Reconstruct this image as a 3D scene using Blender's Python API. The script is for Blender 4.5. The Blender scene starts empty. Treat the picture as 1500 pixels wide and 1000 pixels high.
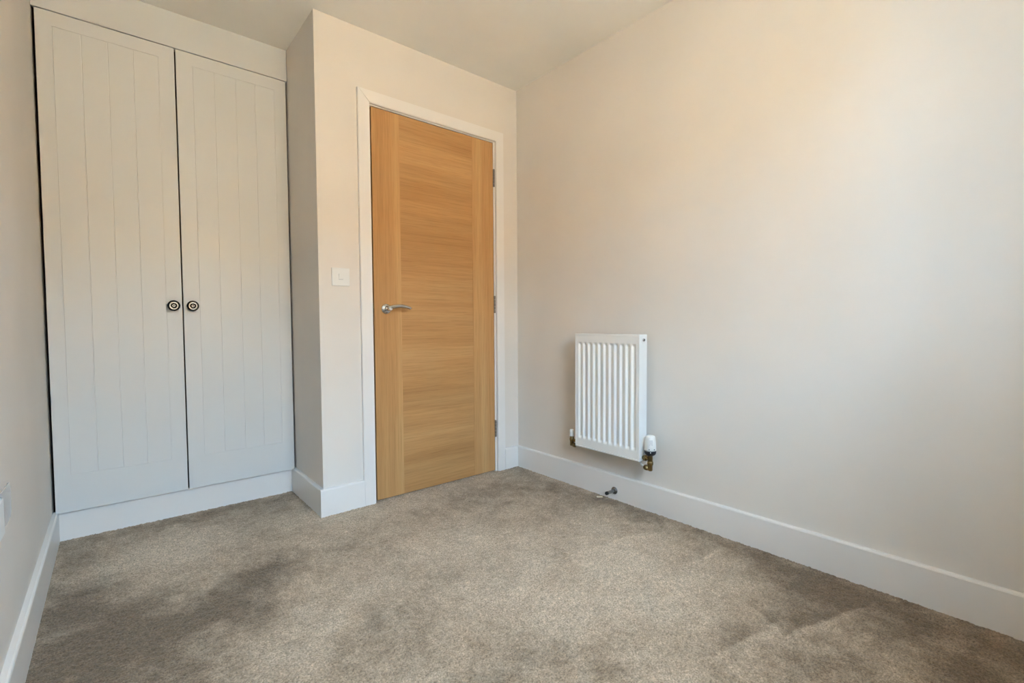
import bpy, bmesh, math, random
import numpy as np
from mathutils import Vector, Matrix

random.seed(4)
sc = bpy.context.scene
col = sc.collection

# ------------------------------------------------------------------ camera
def cam_axes(yaw, pitch, roll):
    y, p, r = map(math.radians, (yaw, pitch, roll))
    f = Vector((math.sin(y)*math.cos(p), math.cos(y)*math.cos(p), math.sin(p)))
    rt = Vector((math.cos(y), -math.sin(y), 0)); up = rt.cross(f)
    return rt*math.cos(r)+up*math.sin(r), -rt*math.sin(r)+up*math.cos(r), f
cd = bpy.data.cameras.new('camera'); cam = bpy.data.objects.new('camera', cd); col.objects.link(cam)
rt, up, fw = cam_axes(40.0597, -2.1898, -0.3702)
M4 = Matrix((rt, up, -fw)).transposed().to_4x4(); M4.translation = Vector((-1.9701, -2.2865, .9105))
cam.matrix_world = M4
cd.sensor_width = 36; cd.lens = 694.1641/1500*36; cd.clip_start = .02
sc.camera = cam

# ------------------------------------------------------------------ light and exposure
sc.view_settings.view_transform = 'Standard'; sc.view_settings.look = 'None'
sc.view_settings.gamma = 1; sc.view_settings.use_curve_mapping = False
sc.view_settings.exposure = 2.78
SKY = (0.50, 0.74, 1.0); SKY_S = 5.5
SUN_S = 9.2
WX0, WX1, WZ0, WZ1, YF = -1.78, -.82, .95, 2.12, -2.60     # the window in the front wall
w = bpy.data.worlds.new('world'); sc.world = w; w.use_nodes = True
b = w.node_tree.nodes['Background']; b.inputs[0].default_value = (*SKY, 1); b.inputs[1].default_value = SKY_S
sd = bpy.data.lights.new('sun', 'SUN'); sd.energy = SUN_S; sd.angle = .01; sd.color = (1, .73, .36)
so = bpy.data.objects.new('sun', sd); col.objects.link(so)
so.rotation_euler = Vector((.35, .33, .85)).to_track_quat('Z', 'Y').to_euler(); so.location = (0, 6, 8)
pd = bpy.data.lights.new('window_portal', 'AREA'); pd.shape = 'RECTANGLE'; pd.size = WX1-WX0; pd.size_y = WZ1-WZ0
pd.cycles.is_portal = True
po = bpy.data.objects.new('window_portal', pd); col.objects.link(po)
po.location = ((WX0+WX1)/2, YF-.04, (WZ0+WZ1)/2); po.rotation_euler = (math.radians(90), 0, 0)

# ------------------------------------------------------------------ materials
def mat(name, color, rough=.5, metal=0, spec=.5):
    m = bpy.data.materials.new(name); m.use_nodes = True
    p = m.node_tree.nodes['Principled BSDF']
    p.inputs['Base Color'].default_value = (*color, 1); p.inputs['Roughness'].default_value = rough
    p.inputs['Metallic'].default_value = metal; p.inputs['Specular IOR Level'].default_value = spec
    return m
def nodes(m): return m.node_tree.nodes, m.node_tree.links, m.node_tree.nodes['Principled BSDF']
def coords(m, scale):
    N, L, p = nodes(m); t = N.new('ShaderNodeTexCoord'); mp = N.new('ShaderNodeMapping')
    mp.inputs['Scale'].default_value = scale; L.new(t.outputs['Object'], mp.inputs[0]); return mp
def noise(m, mp, scale, detail=3, rough=.5):
    N, L, p = nodes(m); n = N.new('ShaderNodeTexNoise')
    n.inputs['Scale'].default_value = scale; n.inputs['Detail'].default_value = detail; n.inputs['Roughness'].default_value = rough
    L.new(mp.outputs[0], n.inputs['Vector']); return n
def ramp(m, src, stops):
    N, L, p = nodes(m); r = N.new('ShaderNodeValToRGB'); e = r.color_ramp.elements
    while len(e) < len(stops): e.new(.5)
    for i, (q, c) in enumerate(stops): e[i].position = q; e[i].color = (*c, 1)
    L.new(src, r.inputs[0]); return r
def mixc(m, fac, a, b_, mode='MIX'):
    N, L, p = nodes(m); x = N.new('ShaderNodeMix'); x.data_type = 'RGBA'; x.blend_type = mode
    for s, v in ((x.inputs[0], fac), (x.inputs[6], a), (x.inputs[7], b_)):
        if hasattr(v, 'is_linked') or hasattr(v, 'links'): L.new(v, s)
        else: s.default_value = v if isinstance(v, float) else (*v, 1)
    return x.outputs[2]
def bump(m, h, strength, dist):
    N, L, p = nodes(m); bp = N.new('ShaderNodeBump'); bp.inputs['Strength'].default_value = strength
    bp.inputs['Distance'].default_value = dist; L.new(h, bp.inputs['Height']); L.new(bp.outputs[0], p.inputs['Normal'])

def paint(name, c, rough, bscale=180, bs=.12, tint=.03):
    m = mat(name, c, rough, spec=.35); N, L, p = nodes(m); mp = coords(m, (1, 1, 1))
    n = noise(m, mp, bscale, 3); bump(m, n.outputs[0], bs, .0006)
    n2 = noise(m, mp, 2.2, 4)
    r = ramp(m, n2.outputs[0], [(.3, tuple(x*(1-tint) for x in c)), (.7, tuple(min(1, x*(1+tint)) for x in c))])
    L.new(r.outputs[0], p.inputs['Base Color']); return m
M_WALL = paint('warm_stone_wall_paint', (.765, .715, .66), .62)
M_CEIL = paint('ceiling_emulsion', (.89, .86, .80), .9)
M_WHITE = paint('white_satin_woodwork', (.83, .80, .77), .34, 60, .05, .012)
M_WARD = paint('white_wardrobe_finish', (.70, .71, .705), .42, 120, .06, .015)
M_GROOVE = mat('routed_groove_white', (.60, .58, .55), .6)
M_CARC = mat('carcass_board', (.30, .25, .2), .7)
M_PLASTIC = mat('white_switch_plastic', (.80, .80, .78), .3)
M_RAD = paint('radiator_enamel', (.83, .825, .80), .28, 90, .03, .008)
M_CHROME = mat('polished_chrome', (.62, .61, .60), .06, 1)
M_SATIN = mat('satin_nickel', (.34, .33, .32), .25, 1)
M_CHROME_REFL = mat('chrome_dark_reflection', (.04, .039, .038), .06, 1)  # polished chrome with the dark room's reflection put into its base colour
M_STEEL = mat('hinge_steel', (.30, .28, .26), .35, 1)
M_BRASS = mat('aged_brass', (.27, .19, .085), .38, 1)
M_BLACK = mat('black_rubber', (.012, .012, .012), .5)
M_DARKP = mat('black_plastic_collar', (.012, .013, .018), .4)
M_GREY = mat('pale_grey_print', (.62, .63, .64), .4)
M_PIPE = mat('white_plastic_pipe', (.78, .76, .72), .4)
M_BIT = mat('cream_bit', (.85, .76, .6), .5)
M_TIMBER = mat('grey_board', (.4, .36, .3), .8)

def oak(name, grain):
    m = mat(name, (.4, .22, .09), .42, spec=.3); N, L, p = nodes(m)
    sc_ = (95, 20, 1.6) if grain == 'z' else (1.3, 20, 75)
    mp = coords(m, sc_); n1 = noise(m, mp, 1.0, 6, .62)
    mp2 = coords(m, (9, 3, .25) if grain == 'z' else (.45, 3, 7.5)); n2 = noise(m, mp2, 1.0, 4, .55)
    mp3 = coords(m, (300, 60, 5) if grain == 'z' else (6, 60, 300)); n3 = noise(m, mp3, 1.0, 3, .6)
    base = ramp(m, n2.outputs[0], [(.28, (.485, .255, .096)), (.52, (.575, .322, .132)), (.75, (.65, .405, .185))])
    fine = ramp(m, n1.outputs[0], [(.30, (.80, .77, .72)), (.55, (1, 1, 1)), (.8, (1.0, 1.0, 1.0))])
    c1 = mixc(m, .62, base.outputs[0], fine.outputs[0], 'MULTIPLY')
    por = ramp(m, n3.outputs[0], [(.36, (.62, .56, .5)), (.5, (1, 1, 1))])
    c2 = mixc(m, .4, c1, por.outputs[0], 'MULTIPLY')
    if grain == 'x':      # leaves of veneer laid one above the other
        sx = N.new('ShaderNodeSeparateXYZ'); t = N.new('ShaderNodeTexCoord'); L.new(t.outputs['Object'], sx.inputs[0])
        mpw = coords(m, (2.2, 1, 3)); nw = noise(m, mpw, 1.0, 2)
        a = N.new('ShaderNodeMath'); a.operation = 'MULTIPLY_ADD'; a.inputs[1].default_value = .05; L.new(nw.outputs[0], a.inputs[0]); L.new(sx.outputs[2], a.inputs[2])
        d = N.new('ShaderNodeMath'); d.operation = 'DIVIDE'; d.inputs[1].default_value = .118; L.new(a.outputs[0], d.inputs[0])
        fl = N.new('ShaderNodeMath'); fl.operation = 'FLOOR'; L.new(d.outputs[0], fl.inputs[0])
        wn = N.new('ShaderNodeTexWhiteNoise'); wn.noise_dimensions = '1D'; L.new(fl.outputs[0], wn.inputs['W'])
        rr = ramp(m, wn.outputs[0], [(0, (.86, .84, .81)), (1, (1.0, 1.0, 1.0))])
        c2 = mixc(m, 1.0, c2, rr.outputs[0], 'MULTIPLY')
    L.new(c2, p.inputs['Base Color']); bump(m, n3.outputs[0], .12, .0006); return m
M_OAKV = oak('oak_veneer_upright_grain', 'z')
M_OAKH = oak('oak_veneer_cross_grain', 'x')

m = M_CARPET = mat('beige_cut_pile_carpet', (.3, .25, .2), 1.0, spec=.05)
N, L, p = nodes(m); p.inputs['Sheen Weight'].default_value = .25; p.inputs['Sheen Roughness'].default_value = .6
p.inputs['Sheen Tint'].default_value = (.9, .85, .78, 1)
at = N.new('ShaderNodeAttribute'); at.attribute_name = 'nap'
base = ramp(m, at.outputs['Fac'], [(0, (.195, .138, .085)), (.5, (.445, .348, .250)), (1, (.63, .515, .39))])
mp = coords(m, (1, 1, 1)); nf = noise(m, mp, 190, 3, .75); nf2 = noise(m, mp, 60, 4, .65)
sp = ramp(m, nf.outputs[0], [(.32, (.34, .32, .29)), (.5, (.98, .97, .96)), (.68, (1.6, 1.6, 1.6))])
c = mixc(m, .8, base.outputs[0], sp.outputs[0], 'MULTIPLY')
sp2 = ramp(m, nf2.outputs[0], [(.32, (.62, .60, .56)), (.68, (1.3, 1.3, 1.3))])
c = mixc(m, .6, c, sp2.outputs[0], 'MULTIPLY')
L.new(c, p.inputs['Base Color']); bump(m, nf.outputs[0], .8, .004)

m = M_CLEAR = bpy.data.materials.new('clear_plastic'); m.use_nodes = True; N, L = m.node_tree.nodes, m.node_tree.links
N.remove(N['Principled BSDF']); o = N['Material Output']
tr = N.new('ShaderNodeBsdfTransparent'); gl = N.new('ShaderNodeBsdfGlossy'); df = N.new('ShaderNodeBsdfDiffuse')
gl.inputs['Roughness'].default_value = .12; df.inputs[0].default_value = (.9, .92, .95, 1)
m1 = N.new('ShaderNodeMixShader'); m2 = N.new('ShaderNodeMixShader'); m1.inputs[0].default_value = .30; m2.inputs[0].default_value = .10
L.new(tr.outputs[0], m1.inputs[1]); L.new(df.outputs[0], m1.inputs[2]); L.new(m1.outputs[0], m2.inputs[1]); L.new(gl.outputs[0], m2.inputs[2]); L.new(m2.outputs[0], o.inputs[0])
m = M_GLASS = bpy.data.materials.new('window_glass'); m.use_nodes = True; N, L = m.node_tree.nodes, m.node_tree.links
N.remove(N['Principled BSDF']); o = N['Material Output']
tr = N.new('ShaderNodeBsdfTransparent'); gl = N.new('ShaderNodeBsdfGlossy'); gl.inputs['Roughness'].default_value = .02
m1 = N.new('ShaderNodeMixShader'); m1.inputs[0].default_value = .06
L.new(tr.outputs[0], m1.inputs[1]); L.new(gl.outputs[0], m1.inputs[2]); L.new(m1.outputs[0], o.inputs[0])
M_BRICK = mat('sunlit_buff_brick', (.55, .36, .19), .9)
N, L, p = nodes(M_BRICK); mp = coords(M_BRICK, (1, 1, 1)); bt = N.new('ShaderNodeTexBrick')
bt.inputs['Scale'].default_value = 4.4; bt.inputs['Color1'].default_value = (.58, .38, .20, 1); bt.inputs['Color2'].default_value = (.52, .33, .17, 1); bt.inputs['Mortar'].default_value = (.6, .52, .4, 1)
rx = N.new('ShaderNodeMapping'); rx.inputs['Rotation'].default_value = (math.radians(90), 0, 0); L.new(mp.outputs[0], rx.inputs[0]); L.new(rx.outputs[0], bt.inputs['Vector']); L.new(bt.outputs[0], p.inputs['Base Color'])
M_GROUND = paint('buff_paving', (.62, .48, .31), .9)

# ------------------------------------------------------------------ mesh helpers
def box(bm, x0, x1, y0, y1, z0, z1, bev=0, seg=1):
    v = [bm.verts.new((x, y, z)) for z in (z0, z1) for y in (y0, y1) for x in (x0, x1)]
    F = [bm.faces.new([v[i] for i in f]) for f in ((0, 2, 3, 1), (4, 5, 7, 6), (0, 1, 5, 4), (2, 6, 7, 3), (0, 4, 6, 2), (1, 3, 7, 5))]
    if bev:
        es = {e for f in F for e in f.edges}
        bmesh.ops.bevel(bm, geom=list(es), offset=bev, segments=seg, affect='EDGES', profile=.5)
def basis(d):
    d = Vector(d).normalized(); a = Vector((0, 0, 1)) if abs(d.z) < .9 else Vector((1, 0, 0))
    u = d.cross(a).normalized(); return u, u.cross(d).normalized(), d
def lathe(bm, c, d, prof, n=24, cap=(True, True), mi=0):
    """prof: (distance along d, radius)"""
    u, v, d = basis(d); c = Vector(c); rings = []
    for t, r in prof:
        rings.append([bm.verts.new(c+d*t+u*(r*math.cos(2*math.pi*k/n))+v*(r*math.sin(2*math.pi*k/n))) for k in range(n)])
    for a, b_ in zip(rings, rings[1:]):
        for k in range(n):
            f = bm.faces.new((a[k], a[(k+1) % n], b_[(k+1) % n], b_[k])); f.smooth = True; f.material_index = mi
    if cap[0]: bm.faces.new(rings[0][::-1]).material_index = mi
    if cap[1]: bm.faces.new(rings[-1]).material_index = mi
def tube(bm, pts, rad, n=16, flat=None):
    """swept round bar; rad one value or one per point; flat = (ru, rv) factors"""
    pts = [Vector(q) for q in pts]; rings = []; u0 = None
    for i, q in enumerate(pts):
        d = (pts[min(i+1, len(pts)-1)]-pts[max(i-1, 0)]).normalized()
        if u0 is None: u0, v0, _ = basis(d)
        else:
            u0 = (u0-d*u0.dot(d)).normalized(); v0 = u0.cross(d)
        r = rad[i] if isinstance(rad, (list, tuple)) else rad
        fu, fv = flat or (1, 1)
        rings.append([bm.verts.new(q+u0*(fu*r*math.cos(2*math.pi*k/n))+v0*(fv*r*math.sin(2*math.pi*k/n))) for k in range(n)])
    for a, b_ in zip(rings, rings[1:]):
        for k in range(n):
            f = bm.faces.new((a[k], a[(k+1) % n], b_[(k+1) % n], b_[k])); f.smooth = True
    bm.faces.new(rings[0][::-1]); bm.faces.new(rings[-1])
def link(name, bm, mats, parent=None, smooth_angle=None):
    bmesh.ops.recalc_face_normals(bm, faces=bm.faces)
    me = bpy.data.meshes.new(name); bm.to_mesh(me); bm.free()
    for q in (mats if isinstance(mats, (list, tuple)) else [mats]): me.materials.append(q)
    o = bpy.data.objects.new(name, me); col.objects.link(o)
    if parent is not None:
        o.parent = parent; o.matrix_parent_inverse = parent_matrix(parent).inverted()
    return o
def parent_matrix(o):
    mt = Matrix.LocRotScale(o.location, o.rotation_euler, o.scale)
    return parent_matrix(o.parent) @ o.matrix_parent_inverse @ mt if o.parent else mt
def bxo(name, m_, parent, *dims, bev=0, seg=1):
    bm = bmesh.new(); box(bm, *dims, bev=bev, seg=seg); return link(name, bm, m_, parent)
def struct(o): o['kind'] = 'structure'; return o
def thing(name, label, cat, loc, kind=None, group=None):
    o = bpy.data.objects.new(name, None); col.objects.link(o); o.location = loc; o.empty_display_size = .05
    if kind: o['kind'] = kind
    else: o['label'] = label; o['category'] = cat
    if group: o['group'] = group
    return o

# ------------------------------------------------------------------ room shell
H = 2.358; A = -1.227; D = .4565; XL = -2.187; YB = 1.15; HS = .13; TS = .018
DX0, DX1, DH = -.966, -.186, 1.999         # clear door opening inside the lining
struct(bxo('ceiling', M_CEIL, None, XL-.1, .1, YF-.36, YB+.1, H, H+.12))
struct(bxo('wall_right', M_WALL, None, 0, .1, YF-.36, YB+.1, -.1, H))
struct(bxo('wall_left', M_WALL, None, XL-.1, XL, YF-.36, YB+.1, -.1, H))
struct(bxo('wall_rear', M_WALL, None, XL, 0, YB, YB+.1, -.1, H))
bm = bmesh.new()                            # the door wall with its opening, lining space left clear
box(bm, A, DX0-.03, 0, .11, -.05, H); box(bm, DX1+.03, 0, 0, .11, -.05, H); box(bm, DX0-.03, DX1+.03, 0, .11, DH+.03, H)
struct(link('wall_back', bm, M_WALL))
struct(bxo('wall_recess', M_WALL, None, A, A+.1, .11, YB, -.05, H))
bm = bmesh.new()                            # window wall behind the camera
T = YF-.36
box(bm, XL, WX0, T, YF, -.1, H); box(bm, WX1, 0, T, YF, -.1, H); box(bm, WX0, WX1, T, YF, -.1, WZ0); box(bm, WX0, WX1, T, YF, WZ1, H)
struct(link('wall_front', bm, M_WALL))
win = thing('window_1', '', '', ((WX0+WX1)/2, YF-.27, WZ0), kind='structure')
for nm, d in (('jamb', (WX0, WX0+.055, WZ0, WZ1)), ('jamb', (WX1-.055, WX1, WZ0, WZ1)), ('head_rail', (WX0+.055, WX1-.055, WZ1-.055, WZ1)),
              ('bottom_rail', (WX0+.055, WX1-.055, WZ0, WZ0+.055)), ('mullion', (-1.315, -1.265, WZ0+.055, WZ1-.055))):
    bxo(nm, M_WHITE, win, d[0], d[1], YF-.33, YF-.27, d[2], d[3], bev=.004)
bxo('pane', M_GLASS, win, WX0+.05, -1.31, YF-.302, YF-.298, WZ0+.05, WZ1-.05)
bxo('pane', M_GLASS, win, -1.27, WX1-.05, YF-.302, YF-.298, WZ0+.05, WZ1-.05)
bxo('sill_board', M_WHITE, win, WX0-.04, WX1+.04, YF-.27, YF+.03, WZ0-.016, WZ0+.006, bev=.004)

# skirting boards: flat with an eased top edge
def skirt(name, p0, p1, n):
    """board along p0-p1 on a wall whose inward normal is n"""
    p0, p1, n = Vector((*p0, 0)), Vector((*p1, 0)), Vector((*n, 0)); bm = bmesh.new()
    prof = [(0, -.03), (TS, -.03), (TS, HS-.006), (TS-.002, HS-.002), (TS-.006, HS), (0, HS)]
    A_, B_ = ([bm.verts.new(q+n*a+Vector((0, 0, z))) for a, z in prof] for q in (p0, p1))
    k = len(prof)
    for i in range(k): bm.faces.new((A_[i], A_[(i+1) % k], B_[(i+1) % k], B_[i]))
    bm.faces.new(A_[::-1]); bm.faces.new(B_)
    return struct(link(name, bm, M_WHITE))
skirt('baseboard_right', (0, YF), (0, 0), (-1, 0))
skirt('baseboard_left', (XL, YF), (XL, D-.001), (1, 0))
skirt('baseboard_back', (A-TS, 0), (-1.0305, 0), (0, -1))
skirt('baseboard_corner', (-.1195, 0), (-TS, 0), (0, -1))
skirt('baseboard_recess', (A, 0), (A, D-.001), (-1, 0))
skirt('baseboard_front', (XL+TS, YF), (-TS, YF), (0, 1))

# ------------------------------------------------------------------ carpet (pile is real relief)
def fbm(X, Y, scale, octaves, seed):
    rng = np.random.RandomState(seed); out = np.zeros_like(X); amp = 1.; tot = 0
    for k in range(octaves):
        g = rng.rand(256, 256); u = X*scale+37.3*k; v = Y*scale+11.7*k
        iu = np.floor(u).astype(int); iv = np.floor(v).astype(int); fu = u-iu; fv = v-iv
        fu = fu*fu*(3-2*fu); fv = fv*fv*(3-2*fv)
        g00 = g[iu % 256, iv % 256]; g10 = g[(iu+1) % 256, iv % 256]; g01 = g[iu % 256, (iv+1) % 256]; g11 = g[(iu+1) % 256, (iv+1) % 256]
        out += amp*((g00*(1-fu)+g10*fu)*(1-fv)+(g01*(1-fu)+g11*fu)*fv); tot += amp; amp *= .55; scale *= 2.07
    return out/tot
floor = struct(bxo('floor', M_TIMBER, None, XL-.1, .1, YF-.36, YB+.1, -.12, -.012))
STEP = .0036
xs = np.arange(XL+.001, -.001, STEP); ys = np.arange(-2.30, D+.02, STEP)
X, Y = np.meshgrid(xs, ys, indexing='ij')
rng = np.random.RandomState(9)
Z = rng.normal(0, .0010, X.shape)+(fbm(X, Y, 90, 2, 3)-.5)*.005-.0005
Xj = X+rng.normal(0, .0007, X.shape); Yj = Y+rng.normal(0, .0007, X.shape)
wob = fbm(X, Y, 6, 3, 21)-.5; wob2 = fbm(X, Y, 14, 3, 22)-.5
nap = .5+(fbm(X, Y, 3.3, 5, 5)-.5)*.95+(fbm(X, Y, 24, 4, 6)-.5)*.55
def blob(cx, cy, rx, ry, ang, a, edge=.25):
    """lighter or darker pile tone: brushed patches, and strips along the room edges"""
    global nap
    t = math.radians(ang); xx = X+wob*.22+wob2*.08-cx; yy = Y+wob2*.18-wob*.1-cy
    u = (xx*math.cos(t)+yy*math.sin(t))/rx; v = (-xx*math.sin(t)+yy*math.cos(t))/ry
    nap = nap+a/(1+np.exp((np.sqrt(u*u+v*v)-1)/edge))
def ridge(x0, y0, x1, y1, wd, a):
    """a brushed edge: dark on one side of the line, light on the other"""
    global nap
    dx, dy = x1-x0, y1-y0; Ln = math.hypot(dx, dy); dx /= Ln; dy /= Ln
    s = (X-x0)*dx+(Y-y0)*dy; t = -(X-x0)*dy+(Y-y0)*dx+wob*.05+wob2*.03
    m_ = 1/(1+np.exp(-s/.03))/(1+np.exp((s-Ln)/.03))
    nap = nap+a*m_*(np.where(t > 0, np.exp(-t/wd), -np.exp(t/wd))*np.tanh(np.abs(t)/.006))
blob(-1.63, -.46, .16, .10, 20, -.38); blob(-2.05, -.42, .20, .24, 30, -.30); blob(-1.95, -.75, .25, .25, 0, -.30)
blob(-2.13, .15, .07, .34, 0, -.22); blob(-1.75, .40, .5, .05, 0, -.28, .4); blob(-1.27, .25, .06, .25, 0, -.2, .4)  # darker strips in the pile tone along left board, plinth and recess
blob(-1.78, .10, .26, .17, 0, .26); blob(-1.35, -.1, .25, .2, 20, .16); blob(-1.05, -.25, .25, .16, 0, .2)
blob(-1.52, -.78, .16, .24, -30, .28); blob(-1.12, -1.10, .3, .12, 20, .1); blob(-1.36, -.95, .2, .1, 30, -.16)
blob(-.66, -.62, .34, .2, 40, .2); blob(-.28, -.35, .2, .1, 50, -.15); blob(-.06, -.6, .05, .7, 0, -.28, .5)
blob(-.06, -1.75, .12, .65, 0, -.34, .5); blob(-.18, -2.1, .3, .25, 0, -.34, .4); blob(-.957, -1.50, .06, .04, 30, -.3)  # first two: darker pile tone along the right board and near corner
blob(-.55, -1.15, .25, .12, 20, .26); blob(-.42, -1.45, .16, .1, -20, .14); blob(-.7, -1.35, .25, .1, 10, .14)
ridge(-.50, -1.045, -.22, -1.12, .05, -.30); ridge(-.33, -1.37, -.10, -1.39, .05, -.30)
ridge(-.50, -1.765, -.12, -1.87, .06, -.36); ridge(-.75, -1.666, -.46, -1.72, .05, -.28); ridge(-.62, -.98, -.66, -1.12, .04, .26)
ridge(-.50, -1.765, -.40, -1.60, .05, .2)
nap = np.clip(nap, 0, 1).astype(np.float32)
nx, ny = X.shape
co = np.stack([Xj, Yj, Z], -1).reshape(-1, 3).astype(np.float32)
idx = np.arange(nx*ny).reshape(nx, ny)
q = np.stack([idx[:-1, :-1], idx[1:, :-1], idx[1:, 1:], idx[:-1, 1:]], -1).reshape(-1, 4)
me = bpy.data.meshes.new('carpet_pile'); me.vertices.add(len(co)); me.vertices.foreach_set('co', co.ravel())
me.loops.add(q.size); me.loops.foreach_set('vertex_index', q.ravel().astype(np.int32))
me.polygons.add(len(q)); me.polygons.foreach_set('loop_start', np.arange(0, q.size, 4, dtype=np.int32))
me.update(calc_edges=True)
a_ = me.attributes.new('nap', 'FLOAT', 'POINT'); a_.data.foreach_set('value', nap.ravel())
me.materials.append(M_CARPET); me.shade_smooth()
cp = bpy.data.objects.new('carpet_pile', me); col.objects.link(cp); cp.parent = floor; cp['kind'] = 'stuff'
bm = bmesh.new(); box(bm, XL, 0, YF, -2.30, -.012, -.001)
ce = link('carpet_edge', bm, M_CARPET, floor)
a_ = ce.data.attributes.new('nap', 'FLOAT', 'POINT'); a_.data.foreach_set('value', [.45]*len(ce.data.vertices))

# ------------------------------------------------------------------ door, lining, architrave
dr = thing('door_1', '', '', ((DX0+DX1)/2, .022, .006), kind='structure')
LX0, LX1, LZ0, LZ1 = -.9560, -.1895, .006, 1.995
bxo('stile', M_OAKV, dr, LX0, -.8045, .001, .044, LZ0, LZ1)
bxo('stile', M_OAKV, dr, -.3435, LX1, .001, .044, LZ0, LZ1)
bxo('centre_panel', M_OAKH, dr, -.8042, -.3438, .0013, .044, LZ0, LZ1)
for zc in (1.787, 1.026, .266):             # hinges on the right edge
    bm = bmesh.new()
    for k in range(5): lathe(bm, (-.1855, -.0035, zc-.052+k*.021), (0, 0, 1), [(0, .0055), (.0008, .0062), (.0192, .0062), (.02, .0055)], 12)
    box(bm, -.1892, -.1790, .0005, .004, zc-.052, zc+.053)
    link('hinge', bm, M_STEEL, dr)
hc = Vector((-.8935, .001, .989))           # lever handle
bm = bmesh.new()
lathe(bm, hc, (0, -1, 0), [(0, .0255), (.003, .026), (.007, .0255), (.009, .0225), (.0095, .019), (.012, .0175), (.0125, .014)], 40)
rose = link('handle_rose', bm, M_CHROME, dr)
bm = bmesh.new()
lathe(bm, hc+Vector((0, -.0115, 0)), (0, -1, 0), [(0, .0105), (.026, .0105), (.034, .0112), (.044, .0112), (.048, .0085)], 24)
pts, rr = [], []
for i in range(24):
    t = i/23; pts.append(hc+Vector((-.010+.130*t, -.047-.006*math.sin(math.pi*t), .0005+.0125*math.sin(math.pi*t**.9)+.002*t)))
    rr.append((0.0115 if t < .22 else .0115-.0028*(t-.22)/.78) if 0 < i < 23 else .0055)
tube(bm, pts, rr, 16, (1.0, .95))
link('handle_lever', bm, M_CHROME, dr)
bxo('latch', M_BRASS, dr, -.9658, -.9561, .004, .026, .985, 1.015)
fr = thing('trim_1', '', '', (-.576, 0, 0), kind='structure')    # lining and architrave round the door
bxo('lining_jamb', M_WHITE, fr, DX0-.03, DX0, .0, .11, -.03, DH+.03, bev=.001)
bxo('lining_jamb', M_WHITE, fr, DX1, DX1+.03, .0, .11, -.03, DH+.03, bev=.001)
bxo('lining_head', M_WHITE, fr, DX0, DX1, .0, .11, DH, DH+.03)
bxo('door_stop_strip', M_WHITE, fr, DX0, DX0+.012, .047, .08, -.02, DH)
bxo('door_stop_strip', M_WHITE, fr, DX1-.012, DX1, .047, .08, -.02, DH)
bxo('door_stop_strip', M_WHITE, fr, DX0+.012, DX1-.012, .047, .08, DH-.012, DH)
def archi(pts_):
    bm = bmesh.new(); f_ = [bm.verts.new((x, -TS, z)) for x, z in pts_]; k_ = [bm.verts.new((x, 0, z)) for x, z in pts_]
    bm.faces.new(f_); bm.faces.new(k_[::-1]); n = len(pts_)
    for i in range(n): bm.faces.new((f_[i], f_[(i+1) % n], k_[(i+1) % n], k_[i]))
    bmesh.ops.recalc_face_normals(bm, faces=bm.faces)
    es = [e for e in bm.edges if all(v.co.y < -.01 for v in e.verts)]
    bmesh.ops.bevel(bm, geom=es, offset=.0022, segments=2, affect='EDGES'); return bm
xi0, xi1, xo0, xo1, zi, zo = -.9705, -.1775, -1.0302, -.1198, 2.0035, 2.0635
link('architrave_leg', archi([(xo0, -.02), (xi0, -.02), (xi0, zi), (xo0, zo)]), M_WHITE, fr)
link('architrave_leg', archi([(xi1, -.02), (xo1, -.02), (xo1, zo), (xi1, zi)]), M_WHITE, fr)
link('architrave_head', archi([(xi0, zi), (xi1, zi), (xo1, zo), (xo0, zo)]), M_WHITE, fr)

# ------------------------------------------------------------------ fitted wardrobe
FY = .4365; W0, W1 = .125, 2.1925
wd = thing('fitted_wardrobe', 'white built-in wardrobe with two tall grooved doors beside the oak door', 'wardrobe', (-1.7, D, 0))
bxo('carcass_side', M_CARC, wd, XL+.022, XL+.038, D+.001, D+.6, 0, W1+.02)
bxo('carcass_side', M_CARC, wd, A-.034, A-.018, D+.001, D+.6, 0, W1+.02)
bxo('carcass_top', M_CARC, wd, XL+.038, A-.034, D+.02, D+.6, W1+.004, W1+.02)
bxo('carcass_base', M_CARC, wd, XL+.038, A-.034, D+.02, D+.6, .107, .123)
bxo('carcass_back', M_CARC, wd, XL+.038, A-.034, D+.585, D+.6, .123, W1+.004)
bxo('plinth', M_WHITE, wd, XL+.002, A-.001, D, D+.018, -.02, .1235)
bxo('fascia', M_WARD, wd, XL+.001, A-.001, FY, FY+.02, W1+.005, H-.0005)
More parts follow.
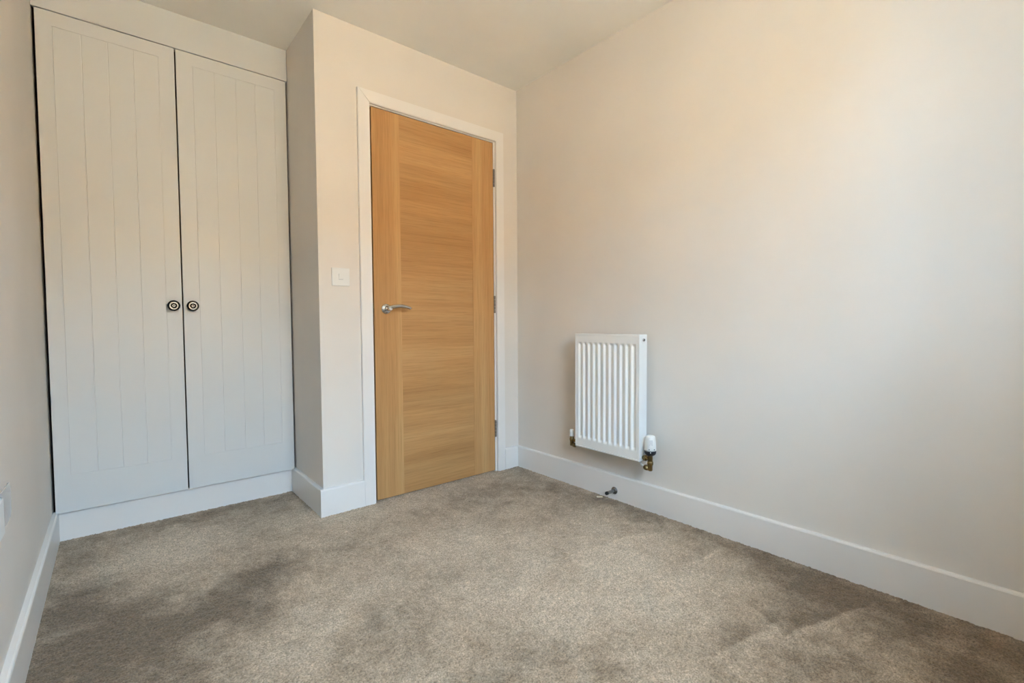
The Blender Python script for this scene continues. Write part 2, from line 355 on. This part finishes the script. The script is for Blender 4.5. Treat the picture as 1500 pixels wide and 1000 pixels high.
def wardrobe_door(x0, x1, g, label, knobx):
    """slab with a routed frame; boards between the grooves g sit a hair back from it"""
    G = .0016; zb, zt = .2805, 2.1345
    bm = bmesh.new()
    box(bm, x0, g[0]-G/2, FY, FY+.0021, W0, W1); box(bm, g[-1]+G/2, x1, FY, FY+.0021, W0, W1)
    box(bm, g[0]-G/2, g[-1]+G/2, FY, FY+.0021, W0, zb-G/2); box(bm, g[0]-G/2, g[-1]+G/2, FY, FY+.0021, zt+G/2, W1)
    box(bm, x0, x1, FY+.002, FY+.019, W0, W1)
    d = link('door', bm, M_WARD, wd); d['label'] = label
    for a, b_ in zip(g, g[1:]):
        bm = bmesh.new(); box(bm, a+G/2, b_-G/2, FY+.0003, FY+.002, zb+G/2, zt-G/2)
        es = [e for e in bm.edges if all(v.co.y < FY+.001 for v in e.verts)]
        bmesh.ops.bevel(bm, geom=es, offset=.0009, segments=1, affect='EDGES')
        link('board', bm, M_WARD, d)
    bm = bmesh.new()
    lathe(bm, (knobx, FY, 1.003), (0, -1, 0), [(0, .0135), (.003, .0135), (.0045, .0092), (.012, .0088), (.0145, .0125), (.018, .0205), (.0225, .0245), (.0255, .0250), (.0285, .0228)], 40, (True, False), 0)
    lathe(bm, (knobx, FY, 1.003), (0, -1, 0), [(.0285, .0228), (.0303, .0195), (.0312, .0172)], 40, (False, False), 0)
    lathe(bm, (knobx, FY, 1.003), (0, -1, 0), [(.0312, .0172), (.0290, .0160), (.0282, .0148), (.0300, .0136), (.0306, .0128)], 40, (False, False), 1)
    lathe(bm, (knobx, FY, 1.003), (0, -1, 0), [(.0306, .0128), (.0280, .0104), (.0262, .0074)], 40, (False, False), 0)
    lathe(bm, (knobx, FY, 1.003), (0, -1, 0), [(.0262, .0074), (.0262, .0062), (.0290, .0056)], 40, (False, False), 0)
    lathe(bm, (knobx, FY, 1.003), (0, -1, 0), [(.0290, .0056), (.0296, .0046), (.0288, .0036)], 40, (False, False), 1)
    lathe(bm, (knobx, FY, 1.003), (0, -1, 0), [(.0288, .0036), (.0270, .0004)], 40, (False, True), 0)
    bmesh.ops.remove_doubles(bm, verts=bm.verts, dist=1e-5)
    k = link('knob', bm, [M_CHROME_REFL, M_CHROME], d); k['label'] = 'round ringed chrome knob with painted dark reflections'
wardrobe_door(-2.1765, -1.7175, (-2.1265, -2.0385, -1.9535, -1.8672, -1.7765), 'left wardrobe door', -1.7515)
wardrobe_door(-1.7115, -1.2355, (-1.6470, -1.5598, -1.4685, -1.3820, -1.2925), 'right wardrobe door', -1.6775)

# ------------------------------------------------------------------ light switch
sw = thing('light_switch', 'square white single light switch on wall between wardrobe and oak door', 'light switch', (-1.1255, 0, 1.139))
bxo('face_plate', M_PLASTIC, sw, -1.1685, -1.0825, -.0075, 0, 1.096, 1.182, bev=.0018, seg=2)
bm = bmesh.new()
box(bm, -1.1365, -1.1145, -.0085, -.0074, 1.1245, 1.1535); rk = link('rocker_surround', bm, M_GREY, sw)
bm = bmesh.new(); v = [bm.verts.new(q) for q in ((-1.1358, -.0080, 1.125), (-1.1152, -.0080, 1.125), (-1.1152, -.0118, 1.153), (-1.1358, -.0118, 1.153), (-1.1358, -.0098, 1.139), (-1.1152, -.0098, 1.139))]
w_ = [bm.verts.new((q.co.x, -.0074, q.co.z)) for q in v]
bm.faces.new((v[0], v[1], v[5], v[4])); bm.faces.new((v[4], v[5], v[2], v[3]))
bm.faces.new((v[0], v[4], v[3], w_[3], w_[0])); bm.faces.new((v[1], w_[1], w_[2], v[2], v[5])); bm.faces.new((v[0], w_[0], w_[1], v[1])); bm.faces.new((v[3], v[2], w_[2], w_[3]))
link('rocker', bm, M_PLASTIC, sw)

# ------------------------------------------------------------------ radiator
RY0, RY1, RZ0, RZ1, RF, RB = -.591, -.9905, .2605, .8545, -.110, -.050
rd = thing('radiator', 'white ribbed panel radiator on the right wall with a thermostatic valve', 'radiator', (RF/2, (RY0+RY1)/2, RZ0))
Wd = RY0-RY1-.010; Hh = RZ1-RZ0-.014
vs = np.concatenate([np.linspace(0, .10, 18), np.linspace(.10, .90, 12)[1:-1], np.linspace(.90, 1, 18)])
bm = bmesh.new(); G_ = []
pitch = Wd/11.7
def sstep(a, b_, x): t = min(1, max(0, (x-a)/(b_-a))); return t*t*(3-2*t)
for u in np.linspace(0, Wd, 11*16+1):
    row = []
    for v in vs:
        zz = v*Hh; k = (u-Wd/2)/pitch; fr_ = abs(k-round(k)); dep = 0
        if abs(round(k)) <= 5:
            dep = 1-sstep(.16, .40, fr_)
        e = sstep(.036, .052, zz)*sstep(.036, .052, Hh-zz)
        row.append(bm.verts.new((RF+.0015+.0105*dep*e, RY0-.005-u, RZ0+.008+zz)))
    G_.append(row)
for a, b_ in zip(G_, G_[1:]):
    for i in range(len(a)-1):
        f = bm.faces.new((a[i], b_[i], b_[i+1], a[i+1])); f.smooth = True
link('front_panel', bm, M_RAD, rd)
bxo('water_panel', M_RAD, rd, RF+.018, RB-.006, RY1+.006, RY0-.006, RZ0+.012, RZ1-.014)
for y0, y1, sgn in ((RY0-.0035, RY0, 1), (RY1, RY1+.0035, -1)):
    bm = bmesh.new(); box(bm, RF-.0005, RB, y0, y1, RZ0, RZ1, bev=.0012)
    if sgn > 0: box(bm, RF-.0005, RF+.002, y0-.0012, y0+.001, RZ0+.004, RZ1-.002)
    else: box(bm, RF-.0005, RF+.002, y1-.001, y1+.0012, RZ0+.004, RZ1-.002)
    link('end_panel', bm, M_RAD, rd)
bm = bmesh.new()
box(bm, RF-.0005, RF+.004, RY1+.0035, RY0-.0035, RZ1-.010, RZ1, bev=.0008); box(bm, RB-.006, RB, RY1+.0035, RY0-.0035, RZ1-.010, RZ1)
for k in range(18):
    y = RY1+.012+k*(RY0-RY1-.024)/17; box(bm, RF+.004, RB-.006, y-.004, y+.004, RZ1-.004, RZ1-.001)
link('top_grille', bm, M_RAD, rd)
bxo('bottom_rail', M_RAD, rd, RF-.0005, RF+.006, RY1+.0035, RY0-.0035, RZ0, RZ0+.007, bev=.001)
bm = bmesh.new(); box(bm, RB-.004, -.002, RY0-.10, RY0-.06, RZ0+.06, RZ1-.08); link('wall_bracket', bm, M_RAD, rd)
bm = bmesh.new(); box(bm, RB-.004, -.002, RY1+.06, RY1+.10, RZ0+.06, RZ1-.08); link('wall_bracket', bm, M_RAD, rd)
RM = -.080
bm = bmesh.new(); lathe(bm, (RM, RY1, .829), (0, -1, 0), [(-.002, .0165), (.0008, .0165), (.0008, .0130)], 24, (True, False), 0); lathe(bm, (RM, RY1+.001, .829), (0, -1, 0), [(0, .0130), (.0002, .0130)], 24, (False, True), 1)
lathe(bm, (RM, RY1, .829), (0, -1, 0), [(0, .0082), (.005, .0082), (.0055, .0065)], 6, (False, True), 2); lathe(bm, (RM, RY1-.005, .829), (0, -1, 0), [(0, .0025), (.004, .0025)], 10, (False, True), 1)
av = link('air_vent', bm, [M_RAD, M_BLACK, M_CHROME], rd); av['label'] = 'round air bleed plug with dark ring'
VY = -1.0305                                 # thermostatic valve
bm = bmesh.new()
tube(bm, [(RM, RY1+.004, .277), (RM, VY, .277)], .0085); lathe(bm, (RM, RY1-.006, .277), (0, -1, 0), [(0, .0135), (.001, .0148), (.013, .0148), (.014, .0135)], 6)
lathe(bm, (RM, VY, .306), (0, 0, -1), [(0, .0135), (.008, .0135), (.010, .0115), (.038, .0115), (.040, .0095), (.044, .0095)], 18)
lathe(bm, (RM, VY, .268), (0, 0, -1), [(0, .0118), (.006, .0142), (.016, .0142), (.020, .011), (.043, .011), (.046, .008)], 18)
lathe(bm, (RM, VY, .2325), (0, 1, 0), [(0, .0095), (.012, .0095), (.013, .0125), (.027, .0125), (.029, .010), (.033, .009)], 16)
vb = link('thermostatic_valve', bm, M_BRASS, rd); vb['label'] = 'brass thermostatic valve body with white head'
bm = bmesh.new()
lathe(bm, (RM, VY, .318), (0, 0, 1), [(0, .0265), (.006, .0270), (.030, .0258), (.060, .0228), (.066, .0210), (.069, .0165), (.070, .008)], 28)
link('valve_head', bm, M_PLASTIC, vb)
bm = bmesh.new(); lathe(bm, (RM, VY, .293), (0, 0, 1), [(0, .013), (.006, .0215), (.012, .0262), (.020, .0272), (.0255, .0270)], 28); link('valve_collar', bm, M_DARKP, vb)
def on_head(ang, z, r, wdt, hgt, th=.0012):
    bm = bmesh.new(); d = Vector((math.cos(ang), math.sin(ang), 0)); t = Vector((-d.y, d.x, 0)); c = Vector((RM, VY, z))+d*r
    vv = [bm.verts.new(c+t*(a*wdt/2)+Vector((0, 0, e*hgt/2))+d*k*th-d*(e*hgt*.03)) for k in (-1, 1) for a, e in ((-1, -1), (1, -1), (1, 1), (-1, 1))]
    for f in ((0, 3, 2, 1), (4, 5, 6, 7), (0, 1, 5, 4), (1, 2, 6, 5), (2, 3, 7, 6), (3, 0, 4, 7)): bm.faces.new([vv[i] for i in f])
    return bm
ca = math.atan2(-2.2865-VY, -1.97-RM)         # the side of the head the room looks at
link('scale_panel', on_head(ca+.12, .358, .0238, .016, .026), M_GREY, vb)
link('scale_mark', on_head(ca-.18, .327, .0265, .0042, .0042), M_DARKP, vb)
link('scale_mark', on_head(ca+.72, .327, .0265, .0042, .0042), M_DARKP, vb)
link('scale_pointer', on_head(ca+.05, .313, .0268, .0035, .006), M_PLASTIC, vb)
bm = bmesh.new(); tube(bm, [(RM, VY+.031, .2325), (RM+.012, VY+.055, .236), (-.045, VY+.085, .246), (-.001, VY+.10, .250)], .0052, 12); link('feed_pipe', bm, M_PIPE, rd)
LY = -.5390                                  # lockshield valve on the far side
bm = bmesh.new()
tube(bm, [(RM, RY0-.004, .277), (RM, LY, .277)], .008); lathe(bm, (RM, RY0+.004, .277), (0, 1, 0), [(0, .0135), (.012, .0135)], 6)
lathe(bm, (RM, LY, .300), (0, 0, -1), [(0, .0105), (.012, .0105), (.014, .0125), (.026, .0125), (.028, .0105), (.052, .0105), (.055, .008)], 16)
lathe(bm, (RM, LY, .2515), (0, -1, 0), [(0, .009), (.012, .009), (.013, .0115), (.026, .0115), (.029, .009)], 14)
lv = link('lockshield_valve', bm, M_BRASS, rd); lv['label'] = 'small brass lockshield valve with white cap'
bm = bmesh.new(); lathe(bm, (RM, LY, .297), (0, 0, 1), [(0, .0125), (.002, .0132), (.034, .0115), (.037, .0095), (.038, .004)], 20); link('valve_cap', bm, M_PLASTIC, lv)
bm = bmesh.new(); tube(bm, [(RM, LY-.028, .2515), (RM+.014, LY-.05, .251), (-.04, LY-.08, .25), (-.001, LY-.095, .25)], .0052, 12); link('feed_pipe', bm, M_PIPE, rd)

# ------------------------------------------------------------------ door stop on the skirting
ds = thing('door_stop', 'chrome door stop with black tip on the skirting below the radiator', 'door stop', (-TS, -.7785, .0475))
c0 = Vector((-TS, -.7785, .0475))
bm = bmesh.new(); lathe(bm, c0, (-1, 0, 0), [(0, .0185), (.002, .019), (.005, .0175), (.008, .012), (.009, .009)], 32); link('rose', bm, M_SATIN, ds)
bm = bmesh.new(); lathe(bm, c0+Vector((-.008, 0, 0)), (-1, 0, 0), [(0, .0088), (.002, .008), (.050, .008), (.051, .0086)], 24); link('stem', bm, M_SATIN, ds)
bm = bmesh.new(); lathe(bm, c0+Vector((-.058, 0, 0)), (-1, 0, 0), [(0, .009), (.008, .009), (.011, .0075)], 24); link('rubber_tip', bm, M_BLACK, ds)
bm = bmesh.new(); box(bm, -.0625, -.0515, -.7280, -.6980, .003, .0085, bev=.0012)  # small cream block on the carpet near the door stop
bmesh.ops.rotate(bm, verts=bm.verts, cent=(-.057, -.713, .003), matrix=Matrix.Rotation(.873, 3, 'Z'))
ch = link('pale_bit', bm, M_BIT); ch['label'] = 'tiny cream bit lying on the carpet beside the door stop'; ch['category'] = 'debris'

# ------------------------------------------------------------------ socket on the left wall
sk = thing('wall_socket', 'white socket plate with a clear plastic cover low on the left wall', 'socket', (XL, -.75, .47))
bm = bmesh.new(); box(bm, XL, XL+.010, -.836, -.690, .4275, .5135, bev=.003, seg=2); link('face_plate', bm, M_PLASTIC, sk)
bm = bmesh.new()
pl = [(-.70, .513), (-.672, .521), (-.60, .5245), (-.560, .516), (-.540, .503), (-.532, .485), (-.536, .462), (-.548, .444), (-.575, .434), (-.64, .433), (-.70, .437)]
F_ = [bm.verts.new((XL+.0015+.004*max(0, math.sin((y+.70)/.17*math.pi)), y, z)) for y, z in pl]
K_ = [bm.verts.new((q.co.x+.0016, q.co.y, q.co.z)) for q in F_]
bm.faces.new(F_); bm.faces.new(K_[::-1]); n = len(pl)
for i in range(n): bm.faces.new((F_[i], F_[(i+1) % n], K_[(i+1) % n], K_[i]))
cv = link('clear_cover', bm, M_CLEAR, sk); cv['label'] = 'clear plastic flap'

# ------------------------------------------------------------------ outside, unseen: paving and house wall added for warm bounce and skyline
bm = bmesh.new(); box(bm, -30, 30, -40, 12, -.5, -.3); struct(link('ground', bm, M_GROUND))
bm = bmesh.new(); box(bm, -16, 14, -20, -13.5, -.3, 4.5)
struct(link('wall_outside', bm, M_BRICK))
